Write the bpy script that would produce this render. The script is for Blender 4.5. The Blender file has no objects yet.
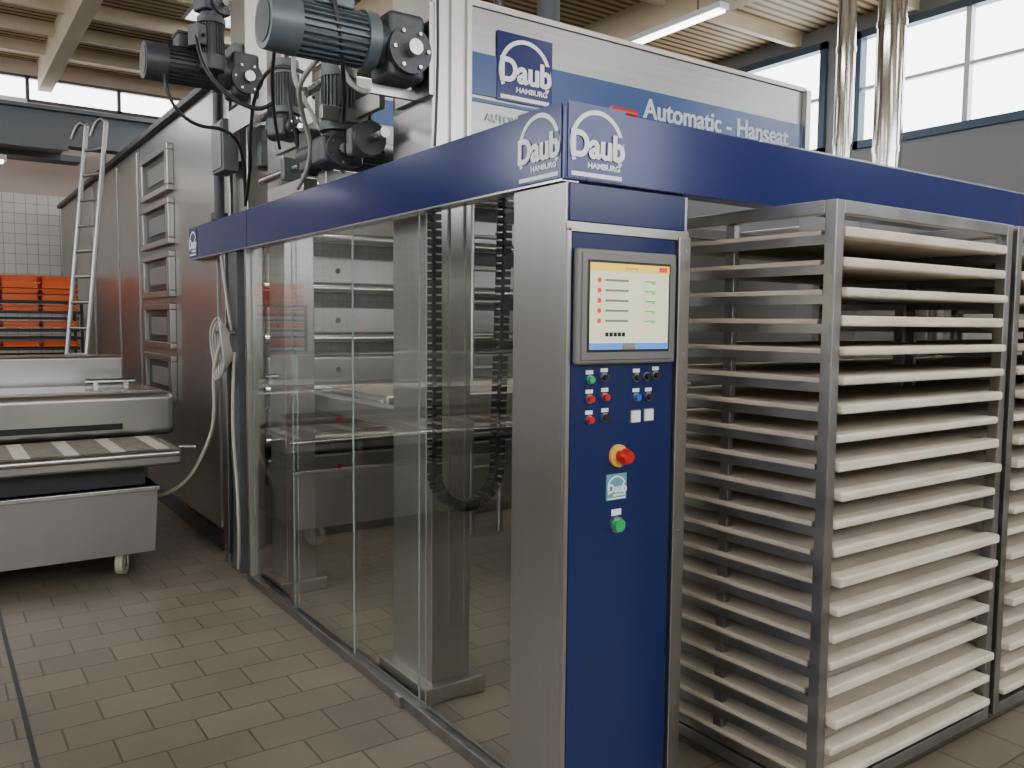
import bpy, bmesh, math, random
from mathutils import Vector, Matrix, Euler
random.seed(4)
scene = bpy.context.scene
COL = scene.collection
R = math.radians

# ------------------------------------------------------------ materials
def nmat(name, base, metal=0.0, rough=0.5, spec=0.5, noise=None, bump=0.0, emis=None, estr=0.0, coat=0.0, rvar=0.0, mixcol=None):
    m = bpy.data.materials.new(name); m.use_nodes = True
    nt = m.node_tree; b = nt.nodes["Principled BSDF"]
    b.inputs["Base Color"].default_value = (*base, 1)
    b.inputs["Metallic"].default_value = metal
    b.inputs["Roughness"].default_value = rough
    b.inputs["Specular IOR Level"].default_value = spec
    b.inputs["Coat Weight"].default_value = coat
    if emis:
        b.inputs["Emission Color"].default_value = (*emis, 1)
        b.inputs["Emission Strength"].default_value = estr
    if noise:
        tc = nt.nodes.new("ShaderNodeTexCoord"); mp = nt.nodes.new("ShaderNodeMapping")
        mp.inputs["Scale"].default_value = noise
        nz = nt.nodes.new("ShaderNodeTexNoise"); nz.inputs["Scale"].default_value = 1.0
        nz.inputs["Detail"].default_value = 4
        nt.links.new(tc.outputs["Object"], mp.inputs["Vector"]); nt.links.new(mp.outputs[0], nz.inputs["Vector"])
        if rvar:
            mr = nt.nodes.new("ShaderNodeMapRange")
            mr.inputs["From Min"].default_value = 0.3; mr.inputs["From Max"].default_value = 0.7
            mr.inputs["To Min"].default_value = max(0.02, rough-rvar); mr.inputs["To Max"].default_value = rough+rvar
            nt.links.new(nz.outputs["Fac"], mr.inputs["Value"]); nt.links.new(mr.outputs[0], b.inputs["Roughness"])
        if mixcol:
            cr = nt.nodes.new("ShaderNodeValToRGB")
            cr.color_ramp.elements[0].position = 0.35; cr.color_ramp.elements[1].position = 0.65
            cr.color_ramp.elements[0].color = (*base, 1); cr.color_ramp.elements[1].color = (*mixcol, 1)
            nt.links.new(nz.outputs["Fac"], cr.inputs[0]); nt.links.new(cr.outputs[0], b.inputs["Base Color"])
        if bump:
            bp = nt.nodes.new("ShaderNodeBump"); bp.inputs["Strength"].default_value = bump; bp.inputs["Distance"].default_value = 0.01
            nt.links.new(nz.outputs["Fac"], bp.inputs["Height"]); nt.links.new(bp.outputs[0], b.inputs["Normal"])
    return m

STEEL = nmat("stainless", (.44,.43,.41), 1, .33, noise=(160,160,1.5), rvar=.02, mixcol=(.47,.46,.44))
STEELH = nmat("stainless_oven", (.38,.375,.36), 1, .34, noise=(2,2,1.2), rvar=.04, mixcol=(.43,.425,.41))
STEELD = nmat("stainless_header", (.29,.29,.29), 1, .34, noise=(1.5,1.5,60), rvar=.03, mixcol=(.33,.33,.33))
STEELB = nmat("stainless_bright", (.60,.60,.59), 1, .22, noise=(3,3,120), rvar=.02)
STEELP = nmat("polished_pipe", (.66,.66,.65), 1, .12)
STEELR = nmat("rack_steel", (.27,.27,.26), 1, .40, noise=(8,8,8), rvar=.06, mixcol=(.35,.34,.33))
ALU = nmat("aluminium", (.55,.55,.55), 1, .35)
ALUL = nmat("ladder_aluminium", (.42,.42,.42), 1, .38)
NAVY = nmat("navy_paint", (.010,.019,.120), 0.1, .17, .45)
NAVYP = nmat("navy_panel", (.007,.018,.095), 0.0, .22, .5)
BLUES = nmat("stripe_blue", (.03,.075,.24), 0, .25)
WHITE = nmat("sign_white", (.93,.94,.95), 0, .4)
GREYT = nmat("sign_grey", (.55,.61,.68), 0, .4)
DARK = nmat("dark_grey_metal", (.05,.055,.06), .3, .45)
BLACK = nmat("black_plastic", (.012,.012,.014), 0, .4)
MOTD = nmat("motor_charcoal", (.040,.046,.052), .2, .42, noise=(15,15,15), mixcol=(.065,.072,.08))
MOTB = nmat("motor_bluegrey", (.10,.13,.15), .2, .38, noise=(15,15,15), mixcol=(.13,.16,.18))
MOTG = nmat("motor_green", (.11,.135,.125), .1, .45)
RED = nmat("red_plastic", (.55,.01,.01), 0, .3)
GREEN = nmat("green_plastic", (.02,.42,.12), 0, .3)
YELLOW = nmat("yellow_plastic", (.85,.50,.10), 0, .4)
BLUEB = nmat("blue_button", (.03,.12,.6), 0, .3)
GREYP = nmat("grey_housing", (.20,.20,.19), .3, .4)
BOARD = nmat("peel_board_cloth", (.55,.49,.39), 0, .85, noise=(6,6,30), mixcol=(.47,.42,.33), bump=.1)
BOARDE = nmat("peel_board_edge", (.74,.68,.56), 0, .65, noise=(5,5,25), mixcol=(.58,.52,.42))
CABLE = nmat("grey_cable", (.42,.41,.39), 0, .5)
BELTL = nmat("belt_light", (.66,.63,.57), 0, .8, noise=(20,20,20), mixcol=(.55,.52,.46))
BELTD = nmat("belt_dark", (.18,.16,.13), 0, .8, noise=(20,20,20), mixcol=(.25,.23,.19))
ORANGE = nmat("orange_crate", (.85,.13,.012), 0, .45)
TRAYD = nmat("dark_baking_tray", (.03,.022,.018), .3, .5)
TANW = nmat("timber_beam", (.58,.48,.33), 0, .6, noise=(3,1,3), mixcol=(.66,.56,.40))
FRAMEW = nmat("window_frame_blue", (.05,.09,.15), .1, .4)
FRAMEL = nmat("window_mullion_light", (.60,.63,.66), .1, .4)
GIRD = nmat("girder_grey", (.10,.11,.12), .2, .5)
TIREW = nmat("caster_rubber", (.50,.46,.37), 0, .5)

def screen_mat(name, col, s=1.0):
    return nmat(name, col, 0, .3, emis=col, estr=s)
SC_BG = screen_mat("screen_bg", (.66,.68,.47), .7)
SC_OR = screen_mat("screen_header", (.85,.58,.06), .7)
SC_RED = screen_mat("screen_red", (.8,.03,.02), .6)
SC_GRN = screen_mat("screen_green", (.1,.55,.12), .6)
SC_GRY = screen_mat("screen_grey", (.20,.21,.19), .35)
SC_BLU = screen_mat("screen_blue", (.08,.25,.75), .7)
LAMP = nmat("lamp_tube", (1,1,1), 0, .5, emis=(1,.98,.94), estr=7)

def glass_mat(name, tint=(.98,.992,.985), f0=.045):
    m = bpy.data.materials.new(name); m.use_nodes = True
    nt = m.node_tree; nt.nodes.clear()
    o = nt.nodes.new("ShaderNodeOutputMaterial"); mx = nt.nodes.new("ShaderNodeMixShader")
    t = nt.nodes.new("ShaderNodeBsdfTransparent"); g = nt.nodes.new("ShaderNodeBsdfGlossy")
    lw = nt.nodes.new("ShaderNodeLayerWeight"); lw.inputs["Blend"].default_value=.5
    p = nt.nodes.new("ShaderNodeMath"); p.operation='POWER'; p.inputs[1].default_value=5
    ma = nt.nodes.new("ShaderNodeMath"); ma.operation='MULTIPLY_ADD'; ma.inputs[1].default_value=1-f0; ma.inputs[2].default_value=f0
    t.inputs["Color"].default_value = (*tint, 1)
    g.inputs["Roughness"].default_value = 0.0; g.inputs["Color"].default_value = (1,1,1,1)
    nt.links.new(lw.outputs["Facing"], p.inputs[0]); nt.links.new(p.outputs[0], ma.inputs[0]); nt.links.new(ma.outputs[0], mx.inputs[0])
    nt.links.new(t.outputs[0], mx.inputs[1]); nt.links.new(g.outputs[0], mx.inputs[2])
    nt.links.new(mx.outputs[0], o.inputs["Surface"])
    return m
GLASS = glass_mat("clear_glass")
GEDGE = nmat("glass_edge", (.33,.43,.40), 0, .2, .8)

def brick_mat(name, c1, c2, mortar, w, h, msize, rough, rot=(0,0,0), offset=.5, bump=.15, top=None, rvar=.08, mixf=.45, lo=.55):
    m = bpy.data.materials.new(name); m.use_nodes = True
    nt = m.node_tree; b = nt.nodes["Principled BSDF"]
    tc = nt.nodes.new("ShaderNodeTexCoord"); mp = nt.nodes.new("ShaderNodeMapping"); mp.inputs["Rotation"].default_value = rot
    br = nt.nodes.new("ShaderNodeTexBrick"); br.offset = offset
    br.inputs["Scale"].default_value = 1; br.inputs["Brick Width"].default_value = w; br.inputs["Row Height"].default_value = h
    br.inputs["Mortar Size"].default_value = msize; br.inputs["Color1"].default_value = (*c1,1); br.inputs["Color2"].default_value = (*c2,1)
    br.inputs["Mortar"].default_value = (*mortar,1); br.inputs["Mortar Smooth"].default_value = .1
    nz = nt.nodes.new("ShaderNodeTexNoise"); nz.inputs["Scale"].default_value = 1.3; nz.inputs["Detail"].default_value = 6
    nt.links.new(tc.outputs["Object"], nz.inputs["Vector"])
    nt.links.new(tc.outputs["Object"], mp.inputs["Vector"]); nt.links.new(mp.outputs[0], br.inputs["Vector"])
    mx = nt.nodes.new("ShaderNodeMix"); mx.data_type = 'RGBA'; mx.blend_type = 'MULTIPLY'; mx.inputs[0].default_value = mixf
    cr = nt.nodes.new("ShaderNodeValToRGB"); cr.color_ramp.elements[0].position=.3; cr.color_ramp.elements[1].position=.7
    cr.color_ramp.elements[0].color=(lo,lo,lo,1); cr.color_ramp.elements[1].color=(1,1,1,1)
    nt.links.new(nz.outputs["Fac"], cr.inputs[0])
    nt.links.new(br.outputs["Color"], mx.inputs[6]); nt.links.new(cr.outputs[0], mx.inputs[7])
    col = mx.outputs[2]
    if top is not None:
        sx = nt.nodes.new("ShaderNodeSeparateXYZ"); nt.links.new(tc.outputs["Object"], sx.inputs[0])
        gt = nt.nodes.new("ShaderNodeMath"); gt.operation='GREATER_THAN'; gt.inputs[1].default_value = top[0]
        nt.links.new(sx.outputs[2], gt.inputs[0])
        m2 = nt.nodes.new("ShaderNodeMix"); m2.data_type='RGBA'
        nt.links.new(gt.outputs[0], m2.inputs[0]); nt.links.new(col, m2.inputs[6]); m2.inputs[7].default_value=(*top[1],1)
        col = m2.outputs[2]
    nt.links.new(col, b.inputs["Base Color"])
    mr = nt.nodes.new("ShaderNodeMapRange"); mr.inputs["To Min"].default_value=rough-rvar; mr.inputs["To Max"].default_value=rough+rvar
    nt.links.new(nz.outputs["Fac"], mr.inputs["Value"]); nt.links.new(mr.outputs[0], b.inputs["Roughness"])
    bp = nt.nodes.new("ShaderNodeBump"); bp.inputs["Strength"].default_value=bump; bp.inputs["Distance"].default_value=.004; bp.invert=True
    nt.links.new(br.outputs["Fac"], bp.inputs["Height"]); nt.links.new(bp.outputs[0], b.inputs["Normal"])
    return m
FLOOR = brick_mat("floor_tiles", (.235,.200,.152), (.190,.162,.125), (.085,.072,.056), .30, .20, .0045, .35, bump=.2, mixf=.65, lo=.5)
WTILE = brick_mat("wall_tiles", (.82,.80,.77), (.78,.77,.74), (.50,.47,.45), .15, .15, .006, .3, rot=(R(90),0,0), offset=0, top=(3.45,(.58,.48,.42)), mixf=.1)
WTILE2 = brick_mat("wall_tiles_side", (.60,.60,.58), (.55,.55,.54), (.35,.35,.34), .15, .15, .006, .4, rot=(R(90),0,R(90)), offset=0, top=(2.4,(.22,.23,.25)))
CEIL = brick_mat("ceiling_slats", (.62,.46,.25), (.54,.39,.20), (.10,.065,.03), 6.0, .13, .030, .6, bump=.6, mixf=.2)

# ------------------------------------------------------------ helpers
def link(o, parent=None):
    COL.objects.link(o)
    if parent is not None: o.parent = parent
    return o
def empty(name, loc=(0,0,0), rot=(0,0,0), parent=None):
    e = bpy.data.objects.new(name, None); e.location = loc; e.rotation_euler = rot
    e.empty_display_size = .1
    return link(e, parent)
def finish(name, bm, mat, parent, smooth=False, wn=False):
    bmesh.ops.recalc_face_normals(bm, faces=bm.faces)
    me = bpy.data.meshes.new(name); bm.to_mesh(me); bm.free()
    if isinstance(mat, (list, tuple)):
        for x in mat: me.materials.append(x)
    else: me.materials.append(mat)
    if smooth:
        for p in me.polygons: p.use_smooth = True
        if not wn:
            try: me.set_sharp_from_angle(angle=R(40))
            except Exception: pass
    o = link(bpy.data.objects.new(name, me), parent)
    if wn:
        md=o.modifiers.new("wn",'WEIGHTED_NORMAL'); md.weight=100
    return o
def addbox(bm, x0,x1,y0,y1,z0,z1, mi=0, M=None):
    vs = [bm.verts.new((x,y,z)) for x in (x0,x1) for y in (y0,y1) for z in (z0,z1)]
    if M is not None:
        for v in vs: v.co = M @ v.co
    fs = [(0,1,3,2),(4,6,7,5),(0,4,5,1),(2,3,7,6),(0,2,6,4),(1,5,7,3)]
    for f in fs:
        F = bm.faces.new([vs[i] for i in f]); F.material_index = mi
def boxes(name, lst, mat, parent=None, bevel=0, seg=2):
    bm = bmesh.new()
    for b in lst: addbox(bm, *b)
    if bevel:
        bmesh.ops.bevel(bm, geom=list(bm.edges), offset=bevel, segments=seg, affect='EDGES', profile=.5)
    return finish(name, bm, mat, parent, smooth=bool(bevel), wn=bool(bevel))
def box(name, x0,x1,y0,y1,z0,z1, mat, parent=None, bevel=0, seg=2):
    return boxes(name, [(x0,x1,y0,y1,z0,z1)], mat, parent, bevel, seg)
def addcyl(bm, p0, p1, r, seg=24, r2=None, mi=0):
    p0=Vector(p0); p1=Vector(p1); d=p1-p0; L=d.length
    q = d.to_track_quat('Z','Y').to_matrix().to_4x4()
    M = Matrix.Translation((p0+p1)/2) @ q
    g = bmesh.ops.create_cone(bm, cap_ends=True, cap_tris=False, segments=seg, radius1=r, radius2=r if r2 is None else r2, depth=L, matrix=M)
    return g
def cyl(name, p0, p1, r, mat, parent=None, seg=24, r2=None):
    bm=bmesh.new(); addcyl(bm,p0,p1,r,seg,r2); return finish(name,bm,mat,parent,smooth=True)
def cyls(name, lst, mat, parent=None, seg=24):
    bm=bmesh.new()
    for c in lst: addcyl(bm,c[0],c[1],c[2],seg)
    return finish(name,bm,mat,parent,smooth=True)
def tube(name, pts, r, mat, parent=None, closed=False):
    cu=bpy.data.curves.new(name,'CURVE'); cu.dimensions='3D'; cu.bevel_depth=r; cu.bevel_resolution=3; cu.use_fill_caps=True
    sp=cu.splines.new('NURBS'); sp.points.add(len(pts)-1)
    for i,p in enumerate(pts): sp.points[i].co=(*p,1)
    sp.use_endpoint_u=True; sp.order_u=3; sp.resolution_u=6; sp.use_cyclic_u=closed
    cu.materials.append(mat)
    return link(bpy.data.objects.new(name,cu),parent)
def text(name, s, size, mat, parent, loc, rot=(0,0,0), offset=0.0, ext=0.0006, align='CENTER', sx=1.0):
    cu=bpy.data.curves.new(name,'FONT'); cu.body=s; cu.size=size; cu.extrude=ext; cu.offset=offset
    cu.align_x=align; cu.align_y='CENTER'; cu.materials.append(mat)
    o=bpy.data.objects.new(name,cu); o.location=loc; o.rotation_euler=rot; o.scale=(sx,1,1)
    return link(o,parent)
def arcmesh(name, cx, cy, z, r0, r1, a0, a1, mat, parent, n=40, th=.001):
    bm=bmesh.new(); prev=None
    for i in range(n+1):
        a=a0+(a1-a0)*i/n
        v=[bm.verts.new((cx+math.cos(a)*r, cy+math.sin(a)*r, zz)) for r in (r0,r1) for zz in (z,z+th)]
        if prev:
            bm.faces.new([prev[1],prev[3],v[3],v[1]]); bm.faces.new([prev[0],v[0],v[2],prev[2]])
            bm.faces.new([prev[2],v[2],v[3],prev[3]]); bm.faces.new([prev[0],prev[1],v[1],v[0]])
        prev=v
    return finish(name,bm,mat,parent)
def logo(name, loc, rot, w, parent=None, plate=NAVY):
    """square sign: arch ring, lettering, small lettering.  local x = right, y = up, z = out"""
    e=empty(name,loc,rot,parent)
    h=w*.98
    box("plate",-w/2,w/2,-h/2,h/2,0,.003,plate,e)
    arcmesh("arch",0,-.05*w,.0032,w*.415,w*.475,R(-28),R(208),WHITE,e)
    box("lettering_gap_l",-.46*w,-.36*w,-.22*w,.12*w,.0044,.0050,plate,e)
    box("lettering_gap_r",.36*w,.46*w,-.22*w,.12*w,.0044,.0050,plate,e)
    # bold lettering built from slightly shifted layers so counters stay open
    for k,(dx,dy) in enumerate(((-.009,0),(.009,0),(0,.006),(0,-.006))):
        text("lettering_%d"%(k+1),"Daub",w*.47,WHITE,e,(dx*w,(dy-.06)*w,.0062+.0001*k),offset=.010*w,ext=.0006,sx=.93)
    text("town_lettering","HAMBURG",w*.105,WHITE,e,(.12*w,-.31*w,.0042),offset=.0008,sx=1.15)
    box("bar",-w*.44,w*.44,-w*.46,-w*.405,.0032,.0042,WHITE,e)
    return e
FACE_F=(R(90),0,0)      # faces -Y
FACE_L=(R(90),0,R(-90)) # faces -X

# ------------------------------------------------------------ room
XL,XR,YB,YF,ZC=-6.5,8.0,12.6,-6.0,5.4
SKX0,SKX1,SKY0,SKY1=1.2,5.4,8.65,9.45
box("floor",XL-.2,XR+.2,YF-.2,YB+.2,-.15,0,FLOOR)
boxes("ceiling",[(XL-.2,XR+.2,YF-.2,SKY0,ZC,ZC+.15),(XL-.2,XR+.2,SKY1,YB+.2,ZC,ZC+.15),(XL-.2,SKX0,SKY0,SKY1,ZC,ZC+.15),(SKX1,XR+.2,SKY0,SKY1,ZC,ZC+.15)],CEIL)
boxes("wall_back",[(XL,XR,YB,YB+.2,0,4.80),(XL,XR,YB,YB+.2,5.18,ZC)],WTILE)
zs0,zs1=3.78,5.2
ywins=[(-4.5,-1.2),(0.2,4.35),(4.75,6.6)]
wl=[(XR,XR+.2,YF,YB,0,zs0),(XR,XR+.2,YF,YB,zs1,ZC)]
ys=[YF]+[v for w in ywins for v in w]+[YB]
for i in range(0,len(ys),2): wl.append((XR,XR+.2,ys[i],ys[i+1],zs0,zs1))
boxes("wall_right",wl,WTILE2)
boxes("wall_left",[(XL-.2,XL,YF,YB,0,3.4),(XL-.2,XL,YF,YB,4.9,ZC),(XL-.2,XL,YF,-4,3.4,4.9),(XL-.2,XL,10,YB,3.4,4.9)],WTILE2)
boxes("wall_front",[(XL,XR,YF-.2,YF,0,3.0),(XL,XR,YF-.2,YF,4.9,ZC),(XL,-5,YF-.2,YF,3.0,4.9),(6.5,XR,YF-.2,YF,3.0,4.9)],WTILE)
n=1
for (a,b) in ywins:
    e=empty("window_%d"%n); n+=1
    t=.09; L=[(XR-.05,XR+.08,a,a+t,zs0,zs1),(XR-.05,XR+.08,b-t,b,zs0,zs1),(XR-.05,XR+.08,a,b,zs0,zs0+t),(XR-.05,XR+.08,a,b,zs1-t,zs1)]
    L2=[]
    k=max(1,int((b-a)/1.1))
    for i in range(1,k): 
        y=a+(b-a)*i/k; (L if i==k//2 else L2).append((XR-.03,XR+.06,y-.03,y+.03,zs0+t,zs1-t))
    L2.append((XR-.02,XR+.05,a+t,b-t,4.48,4.52))
    boxes("frame",L,FRAMEW,e); boxes("mullions",L2,FRAMEL,e)
e=empty("window_%d"%n); n+=1
L=[(XL,XR,YB-.03,YB+.05,4.80,4.84),(XL,XR,YB-.03,YB+.05,5.14,5.18)]
x=XL
while x<XR: L.append((x,x+.05,YB-.03,YB+.05,4.80,5.18)); x+=1.25
boxes("frame",L,GIRD,e)
e=empty("window_%d"%n); n+=1
boxes("frame",[(XL-.1,XL,y,y+.06,3.4,4.9) for y in (-4,-2,0,2,4,6,8,9.94)]+[(XL-.1,XL,-4,10,3.4,3.46),(XL-.1,XL,-4,10,4.84,4.9)],FRAMEW,e)  # unseen left-wall window band, added as a light source
e=empty("window_%d"%n); n+=1
boxes("frame",[(x,x+.06,YF-.1,YF,3.0,4.9) for x in (-5,-3,-1,1,3,5,6.44)]+[(-5,6.5,YF-.1,YF,3.0,3.06)],FRAMEW,e)
e=empty("window_%d"%n); n+=1
boxes("skylight_frame",[(SKX0,SKX1,SKY0,SKY0+.05,ZC,ZC+.2),(SKX0,SKX1,SKY1-.05,SKY1,ZC,ZC+.2)]+[(x,x+.05,SKY0,SKY1,ZC,ZC+.2) for x in (SKX0,2.2,3.2,4.2,SKX1-.05)],FRAMEL,e)
e=empty("roof_rafters")
boxes("main_rafters",[(x-.09,x+.09,YF,YB,ZC-.42,ZC) for x in (-5.2,-2.6,.0,2.9,5.6)],TANW,e)
boxes("cross_joists",[(XL,XR,y-.04,y+.04,ZC-.16,ZC) for y in (-4,-2,0,2,3.6,5.2,6.8,8.4,9.6,10.6,11.6)],TANW,e)
e=empty("steel_girder")
boxes("girder",[(XL+.01,XR-.06,9.7,9.95,3.70,3.74),(XL+.01,XR-.06,9.7,9.95,4.11,4.15),(XL+.01,XR-.06,9.81,9.84,3.74,4.11)],GIRD,e)
box("services_tray",XL+.01,0,9.3,9.6,3.45,3.52,GIRD,e)
e=empty("overhead_duct")
box("duct_body",-6.3,-.35,7.6,8.15,3.32,3.40,STEELH,e,bevel=.01)
boxes("duct_rails",[(-6.3,-.35,7.56,7.60,3.27,3.47),(-6.3,-.35,8.15,8.19,3.27,3.47)],GIRD,e)
boxes("duct_hangers",[(x,x+.03,y,y+.03,3.4,ZC-.01) for x in (-4.6,-2.2,) for y in (7.65,8.05)],GIRD,e)
box("floor_drain_channel",-1.318,-1.300,-4,3.4,.0,.003,DARK)

def batten(loc, along='Y', L=1.5):
    e=empty("fluorescent_lamp",loc)
    if along=='Y':
        box("housing",-.07,.07,-L/2,L/2,0,.06,WHITE,e); cyls("tubes",[((-.035,-L/2+.03,-.015),(-.035,L/2-.03,-.015),.014),((.035,-L/2+.03,-.015),(.035,L/2-.03,-.015),.014)],LAMP,e,12)
        box("hangers",-.005,.005,-L/3,-L/3+.01,.06,ZC-loc[2]-.01,DARK,e)
    else:
        box("housing",-L/2,L/2,-.07,.07,0,.06,WHITE,e); cyls("tubes",[((-L/2+.03,-.035,-.015),(L/2-.03,-.035,-.015),.014),((-L/2+.03,.035,-.015),(L/2-.03,.035,-.015),.014)],LAMP,e,12)
        box("hangers",-L/3,-L/3+.01,-.005,.005,.06,ZC-loc[2]-.01,DARK,e)
batten((5.3,5.2,4.85),'Y',2.2); batten((-2.0,8.8,3.3),'X',2.4); batten((-1.6,11.4,4.5),'X',2.5); batten((1.4,7.0,4.8)); batten((-3.8,1.0,4.8)); batten((-3.8,5.0,4.8)); batten((1.5,-1.5,4.9))

# ------------------------------------------------------------ canopy beams
bz0,bz1=2.025,2.245
e=empty("blue_canopy_beam")
box("side_beam",-.012,.07,-.012,4.31,bz0,bz1,NAVY,e,bevel=.003)
box("front_beam",.0705,4.6,-.012,.07,bz0,bz1,NAVY,e,bevel=.003)
boxes("lower_trim",[(-.014,.05,.0,4.31,bz0-.004,bz0+.002)],STEELB,e)
boxes("joints",[(-.0135,-.01,y,y+.003,bz0+.004,bz1-.002) for y in (3.0,)]+[(x,x+.003,-.0135,-.01,bz0+.004,bz1-.002) for x in (3.1,)],BLACK,e)
box("top_trim",.9,4.6,.01,.07,bz1,bz1+.012,STEELB,e)
logo("sign_side",(-.0125,.118,2.142),FACE_L,.226,e)
logo("sign_front",(.108,-.0125,2.142),FACE_F,.226,e)
logo("sign_small",(-.0125,4.20,2.135),FACE_L,.19,e)
box("end_cap",-.013,.072,4.31,4.318,bz0,bz1,STEELB,e)

# ------------------------------------------------------------ control column
e=empty("control_panel_column")
CW,CD=.52,.27
box("body",0,CW,0,CD,0.0,bz0-.004,STEEL,e,bevel=.004)
box("blue_plate",.022,.455,-.008,0.001,.06,1.872,NAVYP,e,bevel=.002)
box("upper_blue_plate",.012,.500,-.008,0.001,1.905,2.018,NAVYP,e,bevel=.002)
box("door_edge_strip",.462,.516,-.022,0.001,.02,1.885,STEEL,e,bevel=.004)
box("hinge_line",.4560,.4615,-.004,.001,.02,1.885,BLACK,e)
box("left_edge_strip",.002,.018,-.012,.001,.02,1.885,STEEL,e,bevel=.003)
box("divider",.002,.516,-.012,.001,1.872,1.904,STEEL,e,bevel=.003)
box("screen_housing",.024,.440,-.035,-.008,1.472,1.824,GREYP,e,bevel=.008)
box("screen_bezel",.038,.426,-.040,-.034,1.485,1.811,GREYP,e,bevel=.003)
bx0,bx1,bz_0,bz_1=.066,.396,1.518,1.782
box("display_frame",bx0-.008,bx1+.008,-.0412,-.039,bz_0-.008,bz_1+.008,BLACK,e)
box("display",bx0,bx1,-.0425,-.039,bz_0,bz_1,SC_BG,e)
yy0,yy1=-.0440,-.0424
box("display_header",bx0,bx1,yy0,yy1,bz_1-.024,bz_1,SC_OR,e)
box("display_close",bx1-.045,bx1-.01,yy0-.001,yy1,bz_1-.020,bz_1-.005,SC_RED,e)
boxes("display_footer",[(bx0,bx0+.13,yy0,yy1,bz_0,bz_0+.020),(bx0+.19,bx1,yy0,yy1,bz_0,bz_0+.020)],SC_BLU,e)
box("display_footer_mid",bx0+.132,bx0+.188,yy0,yy1,bz_0,bz_0+.020,SC_GRY,e)
rows=[bz_1-.052-.031*i for i in range(5)]
cyls("display_marks",[((bx0+.036,yy0,z),(bx0+.036,yy1,z),.008) for z in rows],SC_RED,e,12)
boxes("display_bars",[(bx0+.06,bx0+.155,yy0,yy1,z-.003,z+.004) for z in rows],SC_GRY,e)
boxes("display_values",[(bx0+.225,bx0+.27,yy0,yy1,z-.002,z+.003) for z in rows]+[(bx0+.255,bx0+.27,yy0,yy1,z-.007,z-.003) for z in rows],SC_GRN,e)
boxes("display_keys",[(bx0+.062+.017*i,bx0+.075+.017*i,yy0,yy1,bz_0+.040,bz_0+.053) for i in range(5)],BLACK,e)
text("display_title","Steuerung",.013,SC_GRY,e,((bx0+bx1)/2,yy0-.0005,bz_1-.013),FACE_F,ext=.0002)
def button(nm,x,z,mat,r=.011,label=True,square=False):
    if square:
        box(nm+"_ring",x-r-.003,x+r+.003,-.011,-.008,z-r-.003,z+r+.003,GREYP,e); box(nm,x-r,x+r,-.016,-.011,z-r,z+r,mat,e)
    else:
        cyl(nm+"_ring",(x,-.008,z),(x,-.014,z),r*1.25,ALU,e,20); cyl(nm,(x,-.013,z),(x,-.026,z),r,mat,e,20)
    if label: box(nm+"_label",x-.014,x+.014,-.010,-.007,z+r*1.5,z+r*1.5+.012,WHITE,e)
button("button_green",.096,1.425,GREEN); button("button_black",.156,1.43,BLACK)
button("button_red",.096,1.365,RED); button("button_red_b",.159,1.368,RED)
button("button_red_c",.096,1.300,RED); button("button_black_b",.161,1.304,BLACK)
button("button_selector",.292,1.425,BLACK); button("button_black_c",.337,1.428,BLACK,label=False); button("button_black_top",.377,1.43,BLACK)
button("button_blue",.292,1.362,BLUEB); button("button_black_d",.347,1.362,BLACK)
button("button_white",.290,1.300,WHITE,square=True,label=False,r=.018); button("button_white_b",.348,1.302,WHITE,square=True,label=False,r=.018)
cyl("estop_collar",(.218,-.008,1.178),(.218,-.020,1.178),.036,YELLOW,e,32)
cyl("estop_neck",(.218,-.020,1.178),(.218,-.040,1.178),.018,RED,e,24)
cyl("estop_cap",(.224,-.040,1.178),(.224,-.060,1.178),.027,RED,e,32,r2=.020)
logo("sticker",(.214,-.0085,1.078),FACE_F,.085,e,plate=nmat("sticker_blue",(.12,.35,.45),0,.4))
box("start_label",.197,.237,-.010,-.007,.985,1.005,WHITE,e)
cyl("start_ring",(.218,-.008,.955),(.218,-.016,.955),.026,ALU,e,28)
cyl("start_button",(.218,-.016,.955),(.218,-.030,.955),.021,GREEN,e,28)
cyls("screws_side",[((.49,-.0225,z),(.49,-.0245,z),.006) for z in (.3,.9,1.5,1.84)],ALU,e,10)

# ------------------------------------------------------------ glass enclosure
e=empty("glass_sliding_enclosure")
edges=[(.275,.935,.016),(.905,1.60,.030),(1.565,2.34,.016),(2.31,3.05,.030)]
for i,(a,b,x) in enumerate(edges):
    box("pane_%d"%(i+1),x-.003,x+.003,a,b,.035,bz0+.0,GLASS,e)
    boxes("pane_edge_%d"%(i+1),[(x-.003,x+.003,a-.002,a+.0,.035,bz0),(x-.003,x+.003,b-.0,b+.002,.035,bz0)],GEDGE,e)
boxes("bottom_track",[(-.012,.0,CD,3.08,0,.045),(.006,.036,CD,3.08,0,.030),(.038,.046,CD,3.08,0,.042)],STEELR,e,bevel=.002)
boxes("end_profile",[(.0,.046,3.06,3.10,0,bz0)],STEEL,e,bevel=.003)
box("door_stop",-.03,-.013,1.02,1.07,.0,.05,STEEL,e)

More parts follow.
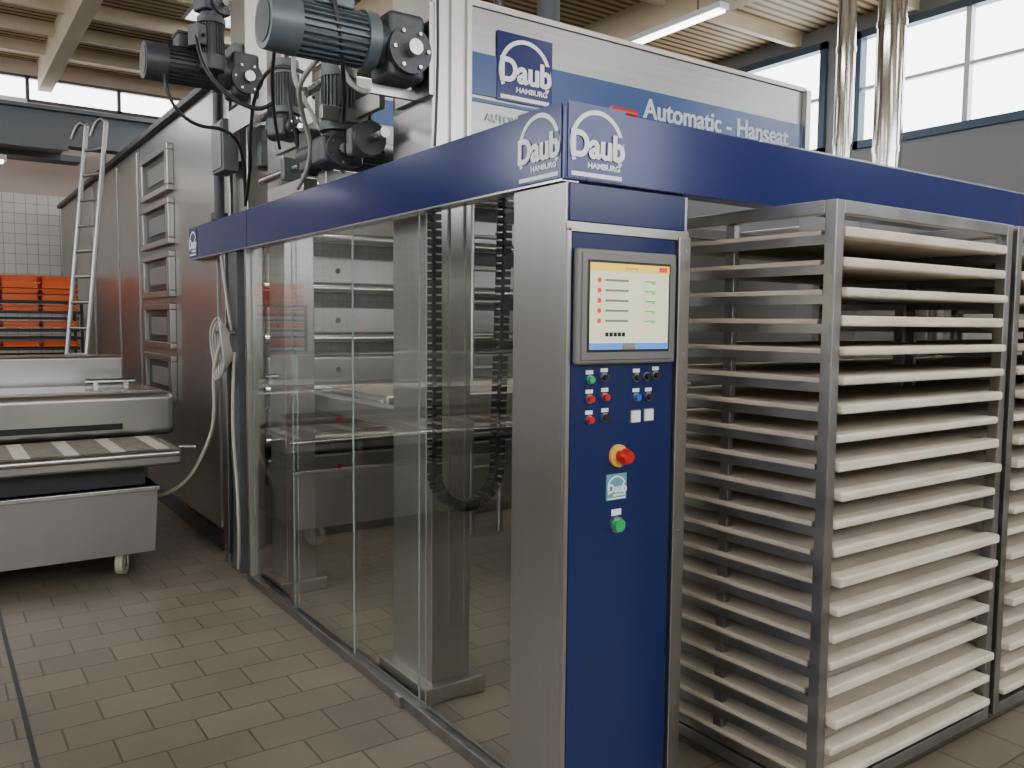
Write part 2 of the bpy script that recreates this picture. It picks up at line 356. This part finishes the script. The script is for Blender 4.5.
# ------------------------------------------------------------ lift posts and header
e=empty("loader_lift_frame")
def post(nm,x0,x1,y0,y1,z1):
    box(nm,x0,x1,y0,y1,0.04,z1,STEEL,e,bevel=.006)
    box(nm+"_base",x0-.05,x1+.05,y0-.05,y1+.05,0,.075,STEEL,e,bevel=.008)
    box(nm+"_slot",x1-.002,x1+.004,y0+.10,y0+.13,.3,z1-.3,BLACK,e)
post("post_1",.12,.31,1.02,1.37,4.0)
post("post_2",.11,.29,2.72,2.98,3.2)
post("post_3",2.78,2.98,.96,1.24,2.4)
post("post_4",2.78,2.98,2.50,2.76,2.4)
box("drive_tower",.09,.45,3.30,3.60,2.25,4.1,STEEL,e,bevel=.006)
boxes("tower_boxes",[(.15,.33,3.22,3.30,2.55,2.80),(.03,.09,3.34,3.56,3.0,3.3)],MOTG,e,bevel=.008)
boxes("bearing_rails",[(.20,.215,1.005,1.02,.3,3.8),(.275,.29,1.005,1.02,.3,3.8)],STEEL,e)
box("header_front",.36,2.70,1.18,1.30,2.40,2.975,STEELD,e,bevel=.012)
box("header_front_cap",.36,2.72,1.17,1.31,2.960,2.988,STEELH,e,bevel=.004)
box("header_front_edge",2.70,2.74,1.15,1.32,2.38,2.97,STEEL,e,bevel=.004)
box("header_stripe",.40,2.69,1.174,1.181,2.59,2.77,BLUES,e)
box("header_stripe_lower",.40,2.69,1.174,1.181,2.56,2.575,BLUES,e)
text("header_lettering","Automatic - Hanseat",.136,GREYT,e,(1.99,1.172,2.675),FACE_F,offset=.0022)
text("header_lettering_bold","Automatic - Hanseat",.136,GREYT,e,(1.994,1.1718,2.675),FACE_F,offset=.0022)
text("header_lettering_reflected","AUTOMATIC",.05,GREYT,e,(.62,1.172,2.50),FACE_F,offset=.0008)  # modelled lettering standing in for text reflected in the header steel
logo("header_sign",(.685,1.173,2.735),FACE_F,.305,e)
box("header_rear",.46,2.86,3.02,3.12,2.62,3.14,STEELD,e,bevel=.01)
box("header_rear_stripe",.46,2.84,3.014,3.021,2.86,3.02,BLUES,e)
boxes("motor_plates",[(.095,.12,1.00,1.30,2.50,2.86),(-.10,.12,1.12,1.14,2.50,2.54),(-.10,.12,1.62,1.66,2.50,2.56),(-.02,.09,3.1,3.3,2.86,2.88),(-.02,-.0,2.86,3.3,2.72,2.88),(.06,.09,1.38,2.7,2.52,2.60)],STEELH,e,bevel=.002)
cyls("drive_shafts",[((.05,1.3,2.40),(.05,2.9,2.40),.022),((.20,1.37,2.86),(.20,3.3,2.86),.025)],STEELB,e)
cyls("sprockets",[((.05,1.44,2.40),(.05,1.47,2.40),.075),((.05,2.10,2.40),(.05,2.13,2.40),.075),((.20,1.60,2.86),(.20,1.63,2.86),.08)],DARK,e,28)
boxes("bearing_blocks",[(.0,.10,1.54,1.60,2.34,2.46),(.0,.10,2.4,2.46,2.34,2.46)],MOTG,e,bevel=.01)
boxes("shaft_support",[(.03,.40,1.9,2.0,2.26,2.33),(.03,.11,2.2,2.75,2.26,2.33)],STEEL,e,bevel=.004)
box("carriage_table",.42,2.70,2.10,2.95,1.10,1.18,STEELH,e,bevel=.01)
box("carriage_belt",.47,2.65,2.12,2.9,1.182,1.19,BELTD,e)
box("carriage_front_rail",.42,2.74,2.03,2.10,1.04,1.20,STEEL,e,bevel=.015)
boxes("carriage_arms",[(.33,.42,1.40,2.95,1.06,1.16),(2.70,2.77,1.25,2.95,1.06,1.16)],STEEL,e,bevel=.008)

# energy chain
e=empty("energy_chain")
yc=.93; xa,xb=.082,.385; rr=(xb-xa)/2; zb=1.00
path=[]
z=2.20
while z>zb: path.append((xa-.006*(z-zb),z,-90)); z-=.032
nseg=16
for i in range(nseg+1):
    a=math.pi+math.pi*i/nseg
    path.append(((xa+xb)/2+rr*math.cos(a), zb+1.05*rr*math.sin(a), math.degrees(a)+90))
z=zb+.03
while z<2.15: path.append((xb+.03*(z-zb),z,90)); z+=.032
bm=bmesh.new()
for (x,z,a) in path:
    M=Matrix.Translation((x,yc,z))@Matrix.Rotation(-R(a),4,'Y')
    addbox(bm,-.012,.012,-.028,-.020,-.020,.020,0,M); addbox(bm,-.012,.012,.020,.028,-.020,.020,0,M)
    addbox(bm,-.006,.010,-.024,.024,-.022,-.016,0,M); addbox(bm,-.006,.010,-.024,.024,.016,.022,0,M)
finish("links",bm,BLACK,e)
tube("inner_cable",[(x,yc,z) for (x,z,a) in path],.009,BLACK,e)
box("bracket",.37,.46,.90,.98,2.14,2.2,STEEL,e)

# ------------------------------------------------------------ gear motors
def gearmotor(name, loc, rot, s, body, dark, boxside=1):
    e=empty(name,loc,rot)
    r=.095*s; L=.34*s
    cyl("motor_core",(-.10*s,0,0),(-.10*s-L,0,0),r*.88,body,e,32)
    bm=bmesh.new()
    for i in range(26):
        M=Matrix.Rotation(i*2*math.pi/26,4,'X'); addbox(bm,-.13*s-L*.72,-.13*s,-.003*s,.003*s,r*.8,r*1.02,0,M)
    finish("cooling_fins",bm,body,e)
    cyl("fan_cowl",(-.10*s-L*.80,0,0),(-.10*s-L*1.12,0,0),r*1.04,body,e,32,r2=r*.98)
    cyl("fan_grille",(-.10*s-L*1.12,0,0),(-.10*s-L*1.13,0,0),r*.75,dark,e,32)
    cyl("motor_flange",(-.13*s,0,0),(-.085*s,0,0),r*1.12,body,e,32)
    cyl("adapter",(-.09*s,0,0),(-.03*s,0,0),r*.8,dark,e,28,r2=r*.95)
    box("gear_case",-.05*s,.10*s,-.085*s,.085*s,-.13*s,.11*s,dark,e,bevel=.022*s,seg=3)
    cyl("gear_boss",(.025*s,-.11*s,-.03*s),(.025*s,.11*s,-.03*s),.085*s,dark,e,32)
    cyl("gear_shaft",(.025*s,-.15*s,-.03*s),(.025*s,.15*s,-.03*s),.028*s,STEELB,e,20)
    cyls("case_bolts",[((.025*s+.068*s*math.cos(a),-.113*s,-.03*s+.068*s*math.sin(a)),(.025*s+.068*s*math.cos(a),-.120*s,-.03*s+.068*s*math.sin(a)),.007*s) for a in [k*math.pi/3 for k in range(6)]],STEELB,e,8)
    b=boxside
    z0,z1=sorted((b*r*.85,b*(r*.85+.075*s))); z2,z3=sorted((b*(r*.85+.07*s),b*(r*.85+.085*s)))
    box("terminal_box",-.32*s,-.17*s,-.06*s,.06*s,z0,z1,body,e,bevel=.008*s)
    box("terminal_lid",-.325*s,-.165*s,-.065*s,.065*s,z2,z3,dark,e,bevel=.004*s)
    cyl("cable_gland",(-.25*s,-.06*s,b*(r*.85+.035*s)),(-.25*s,-.09*s,b*(r*.85+.035*s)),.013*s,BLACK,e,12)
    return e
gearmotor("gear_motor",(-.022,1.10,2.685),(0,0,0),1.07,MOTB,MOTD)
gearmotor("gear_motor",(-.06,2.98,3.00),(0,0,0),1.05,MOTD,MOTD)
gearmotor("gear_motor",(-.24,2.84,3.30),(0,R(-90),R(20)),.7,MOTD,MOTD)
gearmotor("gear_motor",(.03,1.74,2.40),(0,R(90),R(0)),.85,MOTG,MOTD)
gearmotor("gear_motor",(.06,2.05,2.44),(0,0,R(180)),.85,MOTD,MOTD)
gearmotor("gear_motor",(.02,2.40,2.62),(0,R(90),R(30)),.7,MOTG,MOTD)
e=empty("motor_cables")
tube("cable_1",[(-.30,1.04,2.85),(-.30,.98,2.72),(-.22,1.1,2.50),(-.1,1.4,2.38),(.02,1.7,2.6)],.009,BLACK,e)
tube("cable_2",[(-.33,2.8,3.15),(-.35,2.7,2.95),(-.2,2.6,2.75),(-.02,2.5,2.7),(.09,2.5,2.9)],.012,BLACK,e)
tube("cable_3",[(.13,1.0,3.2),(.125,.99,2.9),(.13,.99,2.6),(.12,1.0,2.3)],.006,BLACK,e)
tube("cable_4",[(.08,1.8,3.3),(-.05,1.75,3.1),(-.02,1.7,2.85),(.05,1.62,2.62),(.11,1.5,2.62)],.012,CABLE,e)
tube("cable_5",[(-.05,2.0,3.0),(-.12,2.0,2.8),(-.05,1.9,2.6),(.08,1.8,2.3)],.011,CABLE,e)
tube("cable_6",[(.1,2.4,3.5),(.03,2.4,3.2),(.0,2.35,2.9),(.02,2.3,2.55),(.1,2.3,2.3)],.012,BLACK,e)
tube("cable_7",[(-.45,2.95,3.1),(-.5,2.9,2.85),(-.35,2.9,2.66),(-.1,3.0,2.7),(.05,3.2,2.6),(.07,3.28,2.3)],.010,BLACK,e)
tube("cable_8",[(.12,1.45,3.6),(.0,1.42,3.2),(-.06,1.35,3.0),(-.20,1.2,2.92),(-.28,1.06,2.86)],.010,BLACK,e)
tube("cable_9",[(-.20,1.3,2.7),(-.26,1.5,2.62),(-.15,1.75,2.55),(-.04,1.85,2.36),(.0,2.2,2.27)],.011,CABLE,e)
tube("cable_10",[(.0,2.05,2.8),(-.1,2.2,2.9),(-.12,2.5,2.8),(-.05,2.8,2.6),(.05,3.1,2.5),(.06,3.25,2.3)],.010,BLACK,e)
tube("cable_11",[(-.28,1.04,2.86),(-.40,1.1,2.95),(-.36,1.5,2.75),(-.2,2.0,2.62),(-.02,2.4,2.50)],.008,BLACK,e)
e=empty("junction_box")
box("box",-.04,.06,3.36,3.6,2.52,2.84,MOTG,e,bevel=.01); box("lid",-.048,-.04,3.38,3.58,2.54,2.82,GREYP,e,bevel=.003)
box("mount",.06,.088,3.42,3.55,2.6,2.8,STEEL,e)

# ------------------------------------------------------------ oven
e=empty("deck_oven")
ox0,ox1,oy0,oy1,oz=.085,3.4,3.85,11.9,3.18
box("body",ox0,ox1,oy0,oy1,0.0,oz,STEELH,e,bevel=.01)
boxes("top_cap",[(ox0-.05,ox1,oy0-.04,oy1,oz,oz+.05)],DARK,e,bevel=.005)
boxes("seams",[(ox0-.003,ox0+.002,y,y+.008,.1,oz-.02) for y in (4.9,6.4,8.9,10.4)],BLACK,e)
boxes("side_panels",[(ox0-.022,ox0,3.9,4.85,.15,oz-.05),(ox0-.022,ox0,6.45,7.35,.15,oz-.05),(ox0-.022,ox0,7.45,8.85,.15,oz-.05),(ox0-.022,ox0,9.0,10.3,.15,oz-.05)],STEEL,e,bevel=.004)
boxes("plinth",[(ox0-.03,ox0,oy0,oy1,0,.12)],DARK,e)
for i in range(5):
    zt=3.0-.425*i
    boxes("side_hatch_%d"%(i+1),[(ox0-.05,ox0,5.15,6.2,zt-.37,zt-.32),(ox0-.05,ox0,5.15,6.2,zt-.05,zt),(ox0-.05,ox0,5.15,5.25,zt-.32,zt-.05),(ox0-.05,ox0,6.1,6.2,zt-.32,zt-.05)],STEEL,e,bevel=.006)
    box("side_hatch_recess_%d"%(i+1),ox0-.015,ox0-.002,5.25,6.10,zt-.32,zt-.05,BLACK,e)
    box("side_hatch_window_%d"%(i+1),ox0-.024,ox0-.015,5.38,5.97,zt-.26,zt-.11,GREYP,e,bevel=.003)
for i in range(7):
    z0=.42+.36*i
    box("deck_door_%d"%(i+1),ox0+.28,ox1-.3,oy0-.05,oy0,z0,z0+.20,STEELH,e,bevel=.02,seg=3)
    box("deck_mouth_%d"%(i+1),ox0+.28,ox1-.3,oy0-.02,oy0+.01,z0+.20,z0+.30,BLACK,e)
    cyl("deck_bar_%d"%(i+1),(ox0+.25,oy0-.10,z0+.33),(ox1-.27,oy0-.10,z0+.33),.028,STEELB,e,20)
    cyls("deck_lamp_%d"%(i+1),[((x,oy0-.055,z0+.1),(x,oy0-.05,z0+.1),.02) for x in (.9,1.6,2.3)],RED if i<2 else DARK,e,16)
boxes("front_uprights",[(ox0+.02,ox0+.24,oy0-.12,oy0,0,oz),(ox1-.26,ox1-.02,oy0-.12,oy0,0,oz)],STEEL,e,bevel=.01)
e=empty("riser_pipe")
cyl("pipe",(.025,3.68,bz1+.002),(.025,3.68,3.3),.032,DARK,e,20)
cyl("collar",(.025,3.68,bz1+.002),(.025,3.68,bz1+.05),.052,DARK,e,20)
e=empty("cable_duct")
box("duct_a",-.0,.075,3.25,3.42,0,2.02,GIRD,e,bevel=.005)
box("duct_b",.0,.07,3.50,3.60,0,2.02,STEEL,e,bevel=.005)
e=empty("coiled_air_hoses")
for k in range(6):
    r=.07+.012*k; cx=-.05-.012*k
    pts=[(cx-.01*math.sin(a*3),3.30+r*1.0*math.cos(a),1.42+r*1.5*math.sin(a)) for a in [i*2*math.pi/14 for i in range(14)]]
    tube("coil_%d"%(k+1),pts,.008,CABLE,e,closed=True)
tube("hose_down",[(-.05,3.35,1.5),(-.12,3.38,1.35),(-.10,3.4,1.0),(-.12,3.5,.8),(-.25,3.62,.5),(-.38,3.75,.45)],.011,TIREW,e)
tube("hose_down_b",[(-.03,3.22,1.4),(-.06,3.2,1.0),(-.03,3.2,.6),(-.02,3.2,.2),(0,3.3,.02)],.010,TIREW,e)
tube("hose_down_c",[(-.03,3.28,1.35),(-.05,3.3,.9),(-.02,3.32,.5),(-.02,3.4,.1)],.008,BLACK,e)
cyl("hook",(-.12,3.30,1.52),(.0,3.30,1.52),.012,STEEL,e)
tube("hose_up",[(-.02,3.3,1.52),(-.03,3.35,1.7),(-.02,3.45,1.9),(-.02,3.5,2.0)],.010,CABLE,e)

# ------------------------------------------------------------ pipes
e=empty("flue_pipe")
cyl("pipe",(4.92,2.0,2.3),(4.92,2.0,ZC-.01),.112,STEELP,e,32)
cyls("clamp",[((4.92,2.0,z),(4.92,2.0,z+.05),.120) for z in (3.0,4.0)],STEELP,e,32)
cyl("cowl",(4.92,2.0,2.3),(4.92,2.0,2.55),.2,STEELP,e,32,r2=.115)
e=empty("flue_pipe")
cyl("pipe",(5.2,2.6,2.3),(5.2,2.6,ZC-.01),.08,STEELP,e,32)
cyls("clamp",[((5.2,2.6,z),(5.2,2.6,z+.05),.087) for z in (3.2,4.0)],STEELP,e,32)
e=empty("proofer_cabinet")
box("cabinet",3.5,6.5,.8,3.4,0,2.295,STEELH,e,bevel=.02)
boxes("doors",[(3.56,4.9,.78,.80,.15,2.2),(4.95,6.4,.78,.80,.15,2.2)],STEEL,e,bevel=.005)
cyls("handles",[((4.82,.74,.9),(4.82,.74,1.4),.015),((5.03,.74,.9),(5.03,.74,1.4),.015)],STEELB,e)
e=empty("ceiling_duct")
cyl("duct",(3.4,4.6,3.2),(3.4,4.6,ZC-.01),.11,GIRD,e,28)
cyl("duct_b",(3.1,5.0,3.2),(3.1,5.0,ZC-.01),.05,STEELB,e,28)

# ------------------------------------------------------------ racks
def rack(x0,x1,y0,y1,h):
    e=empty("bakery_tray_rack")
    t=.042; zb=.045
    P=[(a,a+t,b,b+t,zb,h) for a in (x0,x1-t) for b in (y0,y1-t)]
    boxes("posts",P,STEELR,e,bevel=.004)
    L=[]
    for z in (h-t,zb):
        L+= [(x0+t,x1-t,y0,y0+t*.8,z,z+t),(x0+t,x1-t,y1-t*.8,y1,z,z+t),(x0,x0+t*.8,y0+t,y1-t,z,z+t),(x1-t*.8,x1,y0+t,y1-t,z,z+t)]
    ym=(y0+y1)/2
    L.append((x0+t*.3,x0+t*.9,ym-.02,ym+.02,zb+.02,h-.02)); L.append((x1-t*.9,x1-t*.3,ym-.02,ym+.02,zb+.02,h-.02))
    boxes("frame_rails",L,STEELR,e,bevel=.003)
    N=20; z0=.125; dz=(h-.11-z0)/(N-1)
    RL=[];TB=[];TE=[]
    for i in range(N):
        z=z0+dz*i
        for a,b in ((x0-.002,x0+.004),(x1-.004,x1+.002)):
            RL.append((a,b,y0+.01,y1-.01,z-.026,z+.004))
        RL.append((x0,x0+.05,y0+.01,y1-.01,z-.004,z)); RL.append((x1-.05,x1,y0+.01,y1-.01,z-.004,z))
        j=random.uniform(-.024,.014); k=random.uniform(-.005,.003)
        TB.append((x0+.006,x1-.006,y0+.048+j,y1-.02+j,z+.001,z+.020))
        TE.append((x0+.046+k,x1-.046+k,y0-.014+j,y0+.0475+j,z-.003,z+.029+k))
    boxes("runners",RL,STEELR,e)
    boxes("boards",TB,BOARD,e,bevel=.003,seg=1)
    boxes("board_noses",TE,BOARDE,e,bevel=.008,seg=2)
    cs=[]
    for a in (x0+.09,x1-.09):
        for b in (y0+.09,y1-.09):
            cs.append(((a-.016,b,.028),(a+.016,b,.028),.028))
    cyls("caster_wheels",cs,BLACK,e,24)
    boxes("caster_forks",[(a+s*.024-.003,a+s*.024+.003,b-.02,b+.02,.02,.05) for a in (x0+.09,x1-.09) for b in (y0+.09,y1-.09) for s in (-1,1)],STEELR,e)
    return e
rack(.715,1.835,-.43,.42,1.985)
rack(1.875,2.995,-.43,.42,1.985)
rack(3.04,4.16,-.43,.42,1.985)

# ------------------------------------------------------------ trolley at left
e=empty("belt_loader_trolley")
tx0,tx1=-3.2,-.42
bm=bmesh.new()
addbox(bm,tx0,tx1,3.55,4.75,.14,.56)
for v in bm.verts:
    if v.co.z<.3 and v.co.x>-1: v.co.x-=.02
    if v.co.z<.3 and v.co.y<4: v.co.y+=.02
finish("lower_body",bm,STEELH,e)
box("lower_lip",tx0,tx1+.01,3.53,4.76,.53,.56,STEELB,e,bevel=.006)
box("dark_recess",tx0,tx1-.06,3.62,4.7,.56,.80,DARK,e)
box("table_frame",tx0,tx1+.12,3.42,4.10,.70,.80,STEELH,e,bevel=.02,seg=3)
cyl("nose_roller",(tx0,3.42,.775),(tx1+.10,3.42,.775),.022,STEELB,e)
cyl("tip_pin",(tx1+.12,3.50,.80),(tx1+.22,3.50,.79),.012,STEELB,e)
lst1=[];lst2=[];x=tx0;k=0
while x<tx1+.06:
    w=.17 if k%2 else .08
    (lst2 if k%2 else lst1).append((x,min(x+w,tx1+.07),3.44,4.08,.801,.806)); x+=w; k+=1
boxes("belt_strips_light",lst1,BELTL,e); boxes("belt_strips_dark",lst2,BELTD,e)
box("hood",tx0,tx1+.24,4.10,4.8,.80,1.10,STEELH,e,bevel=.05,seg=5)
box("hood_top_plate",tx0,tx1+.16,4.16,4.74,1.10,1.112,STEELB,e,bevel=.003)
box("hood_slot",tx0,tx1-.1,4.085,4.105,.86,.90,BLACK,e)
box("rear_panel",tx0,tx1+.05,4.85,5.3,.3,1.32,STEELH,e,bevel=.02)
cyl("round_rod",(tx1-.25,4.6,1.15),(tx1+.08,4.6,1.15),.02,STEELB,e)
boxes("rod_stands",[(tx1-.2,tx1-.17,4.58,4.62,1.10,1.15),(tx1+.0,tx1+.03,4.58,4.62,1.10,1.15)],STEELB,e)
for (cx,cy) in ((-.62,3.66),(-.62,4.6),(-3.0,3.66),(-3.0,4.6)):
    cyl("caster_wheel",(cx-.02,cy,.075),(cx+.02,cy-.02,.075),.075,TIREW,e,28)
    cyl("caster_hub",(cx-.024,cy,.075),(cx+.024,cy-.02,.075),.03,ALU,e,20)
    boxes("caster_fork",[(cx-.032,cx-.026,cy-.03,cy+.03,.05,.14),(cx+.026,cx+.032,cy-.03,cy+.03,.05,.14),(cx-.032,cx+.032,cy-.03,cy+.03,.134,.142)],STEELB,e)

# ------------------------------------------------------------ ladder and its reflection copy
def ladder(LB,LT,LW,hooks,n=14):
    e=empty("aluminium_ladder")
    LB,LT,LW=Vector(LB),Vector(LT),Vector(LW)
    lp=lambda t,side: LB.lerp(LT,t)+side*LW
    cyls("stiles",[(lp(0,-1),lp(1,-1),.024),(lp(0,1),lp(1,1),.024)],ALUL,e,12)
    cyls("rungs",[(lp(i/n,-1),lp(i/n,1),.016) for i in range(1,n)],ALUL,e,12)
    if hooks:
        tube("hooks",[lp(1,-1),lp(1.02,-1)+Vector((-.05,.15,.05)),lp(1.0,-1)+Vector((-.1,.25,-.1))],.02,ALUL,e)
        tube("hooks_b",[lp(1,1),lp(1.02,1)+Vector((-.05,.15,.05)),lp(1.0,1)+Vector((-.1,.25,-.1))],.02,ALUL,e)
ladder((-.54,6.95,0),(-.14,7.25,3.50),(.065,-.15,0),True)
ladder((1.84,3.25,0),(2.00,3.52,2.5),(.13,0,0),False,10)  # copy added behind the glass to stand in for the ladder's reflection

# ------------------------------------------------------------ crate racks
def crate_rack(x0,x1,y0,y1):
    e=empty("crate_rack")
    t=.03; h=2.1
    boxes("frame",[(a,a+t,b,b+t,0,h-.3) for a in (x0,x1-t) for b in (y0,y1-t)]+[(x0,x1,b,b+t,z,z+t) for b in (y0,y1-t) for z in (.15,.45,.75,1.05,1.35,1.65,1.77)]+[(a,a+t,y0,y1,z,z+t) for a in (x0,x1-t) for z in (.15,.45,.75,1.05,1.35,1.65)],BLACK,e)
    boxes("dark_trays",[(x0+.04,x1-.04,y0+.02,y1-.02,z,z+.03) for z in (.25,.33,.55,.63,.85,.93,1.15,1.23,1.44,1.58)],TRAYD,e)
    bm=bmesh.new()
    for z,hh in ((.78,.05),(1.08,.08),(1.27,.06),(1.49,.07),(1.68,.07),(1.80,.13),(1.94,.14)):
        xx=x0+.04
        while xx+.38<x1:
            a,b=xx,xx+.37; c,d=y0+.03,y1-.03
            addbox(bm,a,b,c,d,z,z+.01)
            for (p,q,r_,s_) in ((a,b,c,c+.012),(a,b,d-.012,d),(a,a+.012,c,d),(b-.012,b,c,d)):
                addbox(bm,p,q,r_,s_,z+.01,z+hh*.45); addbox(bm,p,q,r_,s_,z+hh*.6,z+hh)
            addbox(bm,a-.01,b+.01,c-.012,c,z+hh*.9,z+hh)
            xx+=.40
    finish("crates",bm,ORANGE,e)
    return e
crate_rack(-1.32,-.06,9.0,9.6)
crate_rack(-2.65,-1.37,9.0,9.6)

e=empty("red_screwdriver")
cyl("handle",(.20,.03,bz1+.016),(.30,.03,bz1+.016),.015,RED,e,16)
cyl("shaft",(.13,.03,bz1+.016),(.20,.03,bz1+.016),.004,STEELB,e,8)

# ------------------------------------------------------------ recentre roots
bpy.context.view_layer.update()
for o in list(scene.objects):
    if o.type=='EMPTY' and o.parent is None and o.location.length<1e-6 and o.children:
        pts=[]
        for c in o.children_recursive:
            if c.type!='EMPTY': pts+=[c.matrix_world@Vector(b) for b in c.bound_box]
        if not pts: continue
        mn=Vector([min(p[i] for p in pts) for i in range(3)]); mx=Vector([max(p[i] for p in pts) for i in range(3)])
        c0=Vector(((mn.x+mx.x)/2,(mn.y+mx.y)/2,mn.z))
        o.location=c0
        for c in o.children: c.location=c.location-c0

# ------------------------------------------------------------ lights
def area(name,loc,rot,sx,sy,en,col=(1,1,1)):
    l=bpy.data.lights.new(name,'AREA'); l.shape='RECTANGLE'; l.size=sx; l.size_y=sy; l.energy=en; l.color=col
    o=bpy.data.objects.new(name,l); o.location=loc; o.rotation_euler=rot; return link(o)
for i,(x,y,en) in enumerate([(-3.6,-1.5,40),(-3.6,3.5,40),(-3.6,8.0,45),(1.2,-3.0,38),(1.6,2.1,80),(4.6,-2.5,38),(5.6,6.0,42),(1.6,8.0,42)]):
    area("overhead_fill",(x,y,4.9),(0,0,0),.5,2.6,en,(1,.965,.91))  # added area fills without fixtures, for overall light and the machine interior
w=bpy.data.worlds.new("overcast_sky"); scene.world=w; w.use_nodes=True
w.node_tree.nodes["Background"].inputs[0].default_value=(.95,.97,1,1)
w.node_tree.nodes["Background"].inputs[1].default_value=7.5

# ------------------------------------------------------------ camera
cd=bpy.data.cameras.new("camera"); cam=link(bpy.data.objects.new("camera",cd)); scene.camera=cam
cd.sensor_width=36; cd.lens=36*840/1024
M=Matrix.Translation((-1.579,-1.996,1.6))@Matrix.Rotation(R(-34.86),4,'Z')@Matrix.Rotation(R(90-4.22),4,'X')@Matrix.Rotation(R(.51),4,'Z')
cam.matrix_world=M
